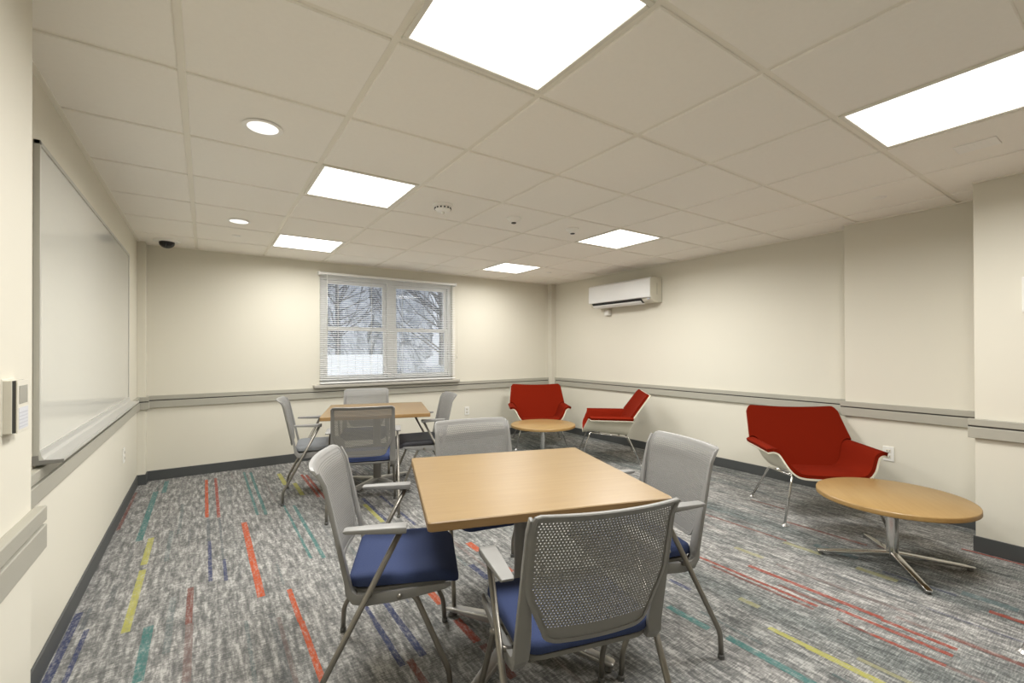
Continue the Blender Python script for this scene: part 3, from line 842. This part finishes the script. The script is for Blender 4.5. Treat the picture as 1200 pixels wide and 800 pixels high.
# ================================================================== LOUNGE CHAIRS
SEC = [(0, .400), (.09, .400), (.165, .402), (.218, .413), (.255, .440), (.282, .476), (.306, .509), (.336, .531), (.371, .537), (.408, .525)]
def catmull(P, t):
    n_ = len(P) - 1; f = min(max(t, 0), 1) * n_; i = min(int(f), n_-1); u = f - i
    g = lambda k: P[min(max(k, 0), n_)]
    p0, p1, p2, p3 = g(i-1), g(i), g(i+1), g(i+2)
    if i == 0: p0 = (2*p1[0]-p2[0], 2*p1[1]-p2[1]) if p1[0] else (-p2[0], p2[1])
    return tuple(.5*((2*b) + (-a+c)*u + (2*a-5*b+4*c-d)*u*u + (-a+3*b-3*c+d)*u**3) for a, b, c, d in zip(p0, p1, p2, p3))
def sec(s, off=0.0):
    a = abs(s); sg = 1 if s >= 0 else -1
    x, z = catmull(SEC, a)
    if off:
        x1, z1 = catmull(SEC, min(a+.01, 1)); x0, z0 = catmull(SEC, max(a-.01, 0))
        tx, tz = x1-x0, z1-z0; q = math.hypot(tx, tz) or 1
        x += off * tz/q; z -= off * tx/q      # offset away from the sitter
    return sg*x, z
LEAN = .70
def bow2(x): return -.045 * (1 - min(1, abs(x)/.40)**2)
def creasey(x, z): return -.165 - (z-.40)*LEAN + bow2(x)
def seat_front(z, a):
    k = min(1, max(0, (z - .400)/.135)); k = k*k*(3-2*k)
    return .285 - .060*k - .03*max(0, a-.88)/.12
def lounge_surface(off, grow):
    def f(u, v):
        s = (2*u - 1)
        x, z = sec(s, 0)
        yf = seat_front(z, abs(s)) + grow; yr = creasey(x, z) - .004
        y = yr + (yf - yr)*v
        x2, z2 = sec(s, off)
        zb_ = .332 + .056*v                       # the trough sinks towards the back
        z2 = z2 - (.400 - zb_)*min(1, max(0, (.537 - z)/.137))
        if grow and abs(s) > .999: x2 *= 1 + grow/.42
        lip = max(0, (v - .70)/.30)
        z2 -= .026*lip*lip*(1 - min(1, max(0, (z-.41)/.10))) - .010*math.sin(PI*min(1, v*1.1))*0
        return (x2, y, z2)
    return f
nrm = Vector((0, 1, LEAN)).normalized()
def back_surface(off, grow):
    def f(u, v):
        s = 2*u - 1; a = abs(s)
        # lower edge follows the seat trough, upper edge is nearly straight with rounded corners
        xs, zs_ = sec(s*.93, 0)
        zs_ -= .068*min(1, max(0, (.537 - zs_)/.137))
        xt = s*(.360 + grow); zt_ = .757 + grow - .042*max(0, (a-.88)/.12)**2.2 + .018*a*a
        v2 = v
        x = xs + (xt - xs)*(v2**.9); z = zs_ - .008 + (zt_ - zs_ + .008)*v2
        x *= 1 + grow/.4*(1-v)
        y = creasey(x, z)
        p = Vector((x, y, z)) + nrm*off
        return tuple(p)
    return f
def make_lounge(label):
    r = empty('lounge_chair', label, 'lounge chair', (0,0,0), 0, 'rust red lounge chairs with cream shells')
    bm = bmesh.new(); sheet(bm, lounge_surface(0, 0), lounge_surface(.026, 0), 56, 22); obj('seat_cushion', bm, M['red'], r, 50)
    bm = bmesh.new(); sheet(bm, lounge_surface(.0265, .006), lounge_surface(.038, .006), 56, 14); obj('seat_shell', bm, M['shell'], r, 50)
    bm = bmesh.new(); sheet(bm, back_surface(.030, 0), back_surface(.002, 0), 44, 22); obj('back_cushion', bm, M['red'], r, 50)
    bm = bmesh.new(); sheet(bm, back_surface(.0015, .006), back_surface(-.012, .006), 44, 16); obj('back_shell', bm, M['shell'], r, 50)
    bm = bmesh.new()
    for (ex) in ((0),):
        pass
    rod = .0088
    for s in (-1, 1):
        bm = bmesh.new(); tube(bm, [(s*.235, .205, .336), (s*.245, -.215, .290)], rod, 12); sr = obj('side_rail', bm, M['chrome'], r, True)
        bm = bmesh.new(); loft(bm, [[(s*.20 + px, .185 + py, z) for px, py in rrect(.022, .022, .01, 4)] for z in (.326, .352)]); obj('rubber_mount', bm, M['glide'], sr, 50)
        for (y0, y1) in ((.205, .322), (-.215, -.345)):
            x0 = s*(.235 if y0 > 0 else .245); zr = .336 if y0 > 0 else .290
            bm = bmesh.new(); tube(bm, fillet([(x0, y0*.86, zr), (x0, y0, zr), (s*.335, y1, .010)], .03), rod, 12); lg = obj('leg', bm, M['chrome'], r, True)
            bm = bmesh.new(); lathe(bm, [(.021, 0), (.022, .003), (.016, .007), (.009, .014)], s*.335, y1, 20); obj('glide', bm, M['cast_alum'], lg, 40)
    for y, zc in ((.10, .3245), (-.12, .3004)):
        bm = bmesh.new(); tube(bm, [(-.24, y, zc), (.24, y, zc)], rod, 10); obj('cross_rail', bm, M['chrome'], r, True)
    return r
LC = [((3.935, 1.600), 226, 'red lounge chair on the right, beside the wall outlet'),
      ((3.744, 4.860), 239, 'red lounge chair in the back right corner, facing the viewer'),
      ((3.941, 3.800), 138, 'red lounge chair under the air conditioner, turned side on'),
      ((3.195, .060), 92, 'lounge chair at the right frame edge, of which one chrome leg foot shows')]
lc0 = None
for p, a, lab in LC:
    if lc0 is None:
        lc0 = make_lounge(lab); lc0.location = (p[0], p[1], 0); lc0.rotation_euler = (0, 0, math.radians(a-90))
    else:
        dup(lc0, (p[0], p[1], 0), math.radians(a-90), lab)

# ================================================================== OUTSIDE
bm = bmesh.new()
N = 40
V = [[bm.verts.new((-14 + 36*i/N, YB + .3 + 24*j/N, -.25 + .10*math.sin(i*.9+j*.4) + .06*math.sin(i*.37-j*.8))) for j in range(N+1)] for i in range(N+1)]
for i in range(N):
    for j in range(N): bm.faces.new((V[i][j], V[i+1][j], V[i+1][j+1], V[i][j+1]))
struct(obj('ground', bm, M['snow'], None, True), 'snowy ground outside the window')
r = empty('board_fence', 'bright white board fence behind the lower left window pane', 'fence', (0, 8.6, -.25))
bm = bmesh.new()
for k in range(42): box(bm, -3.0 + k*.14, -3.0 + k*.14 + .135, 0, .025, .05, 1.45)
obj('boards', bm, M['fence'], r)
for k in range(4): obj('post', B(-2.9 + k*1.88, -2.8 + k*1.88, .025, .125, -.1, 1.40), M['fence'], r)
for z in (.35, 1.15): obj('cross_rail', B(-3.0, 2.88, .025, .065, z, z+.09), M['fence'], r)
rt = random.Random(11)
def tree(x, y, hgt, label):
    r = empty('bare_tree', label, 'tree', (x, y, -.25), 0, 'bare trees outside the window')
    bm = bmesh.new(); tube(bm, [(0,0,0), (.04,.02,hgt*.3), (-.03,.03,hgt*.65), (.05,0,hgt)], .1, 8, rfn=lambda t_: .11*(1-t_*.85)); obj('trunk', bm, M['bark'], r, True)
    bm = bmesh.new()
    for k in range(70):
        z = hgt*(.22 + .75*rt.random()); a = rt.uniform(0, 2*PI); L_ = (hgt - z)*.45 + .5; L_ *= rt.uniform(.6, 1.1)
        p0 = Vector((0, .02, z)); d = Vector((math.cos(a), math.sin(a), rt.uniform(.2, .9))).normalized()
        p1 = p0 + d*L_*.5 + Vector((rt.uniform(-.1,.1), rt.uniform(-.1,.1), .05)); p2 = p1 + (d + Vector((rt.uniform(-.4,.4), rt.uniform(-.4,.4), .2)))*L_*.5
        tube(bm, [p0, p1, p2], .02, 5, rfn=lambda t_: .024*(1-t_*.8))
        for q in range(5):
            b0 = p0.lerp(p1, rt.uniform(.4, 1)) if q < 2 else p1.lerp(p2, rt.random()); e = (d + Vector((rt.uniform(-1,1), rt.uniform(-1,1), rt.uniform(-.2,.8)))).normalized()
            tube(bm, [b0, b0 + e*L_*.2, b0 + e*L_*.35 + Vector((0,0,.05))], .01, 4, rfn=lambda t_: .011*(1-t_*.7))
    obj('branches', bm, M['bark'], r, True)
tree(1.6, 11.2, 6.0, 'bare tree seen through the left half of the blind')
tree(5.2, 11.0, 6.5, 'bare tree seen through the right half of the blind')
tree(3.6, 15.5, 7.0, 'bare tree further off, behind the middle of the window')
def evergreen(x, y, w, hgt, label):
    bm = bmesh.new()
    bmesh.ops.create_icosphere(bm, subdivisions=6, radius=1.0)
    for v in bm.verts:
        n_ = v.co.copy(); k = 1 + .10*math.sin(n_.x*11+x)*math.sin(n_.z*13+y) + .09*math.sin(n_.y*19+n_.z*23+x*3) + rt.uniform(-.09, .09)
        v.co = Vector((n_.x*w*k, n_.y*w*.7*k, (n_.z*k*.5+.46)*hgt))
    o = obj('frosty_shrub', bm, M['hedge'], None, False, (x, y, -.25)); tag(o, label, 'shrub', 'frosted evergreens outside the window')
evergreen(4.6, 21.0, 1.55, 7.6, 'frosted evergreen seen through the left window half')
evergreen(8.3, 22.5, 1.6, 6.6, 'frosted evergreen behind the middle of the window')
evergreen(11.6, 21.0, 1.35, 7.6, 'frosted evergreen seen through the right window half')
evergreen(4.45, 9.6, .95, 1.15, 'low frosted shrub behind the lower right window pane')

# ================================================================== LIGHT
w = bpy.data.worlds.new('overcast_sky'); scene.world = w; w.use_nodes = True
bg = w.node_tree.nodes['Background']
bg.inputs['Color'].default_value = (0.66, 0.70, 0.78, 1); bg.inputs['Strength'].default_value = 0.58
sd = bpy.data.lights.new('added_sun', 'SUN'); sd.energy = 1.5; sd.angle = math.radians(12); sd.color = (1, .97, .92)  # sun added under the overcast sky to brighten the snow and fence
so = bpy.data.objects.new('added_sun', sd); COL.objects.link(so); so.location = (0, -4, 8); so.rotation_euler = (math.radians(48), 0, math.radians(15))

# ================================================================== CAMERA
cd = bpy.data.cameras.new('camera'); cam = bpy.data.objects.new('camera', cd); COL.objects.link(cam)
cd.sensor_fit = 'HORIZONTAL'; cd.sensor_width = 36.0; cd.lens = 529.314 * 36.0 / 1200.0
cd.shift_x = 0.0; cd.shift_y = 6.88 / 1200.0
cd.clip_start = .02; cd.clip_end = 200
yaw, pitch, roll = .5972, .0056, -.0028
cam.matrix_world = Matrix.Translation((0, 0, HF)) @ Matrix.Rotation(-yaw, 4, 'Z') @ Matrix.Rotation(PI/2 + pitch, 4, 'X') @ Matrix.Rotation(roll, 4, 'Z')
scene.camera = cam

vs_ = scene.view_settings
vs_.view_transform = 'Standard'; vs_.look = 'None'; vs_.gamma = 1.0; vs_.exposure = 1.10
vs_.use_curve_mapping = False
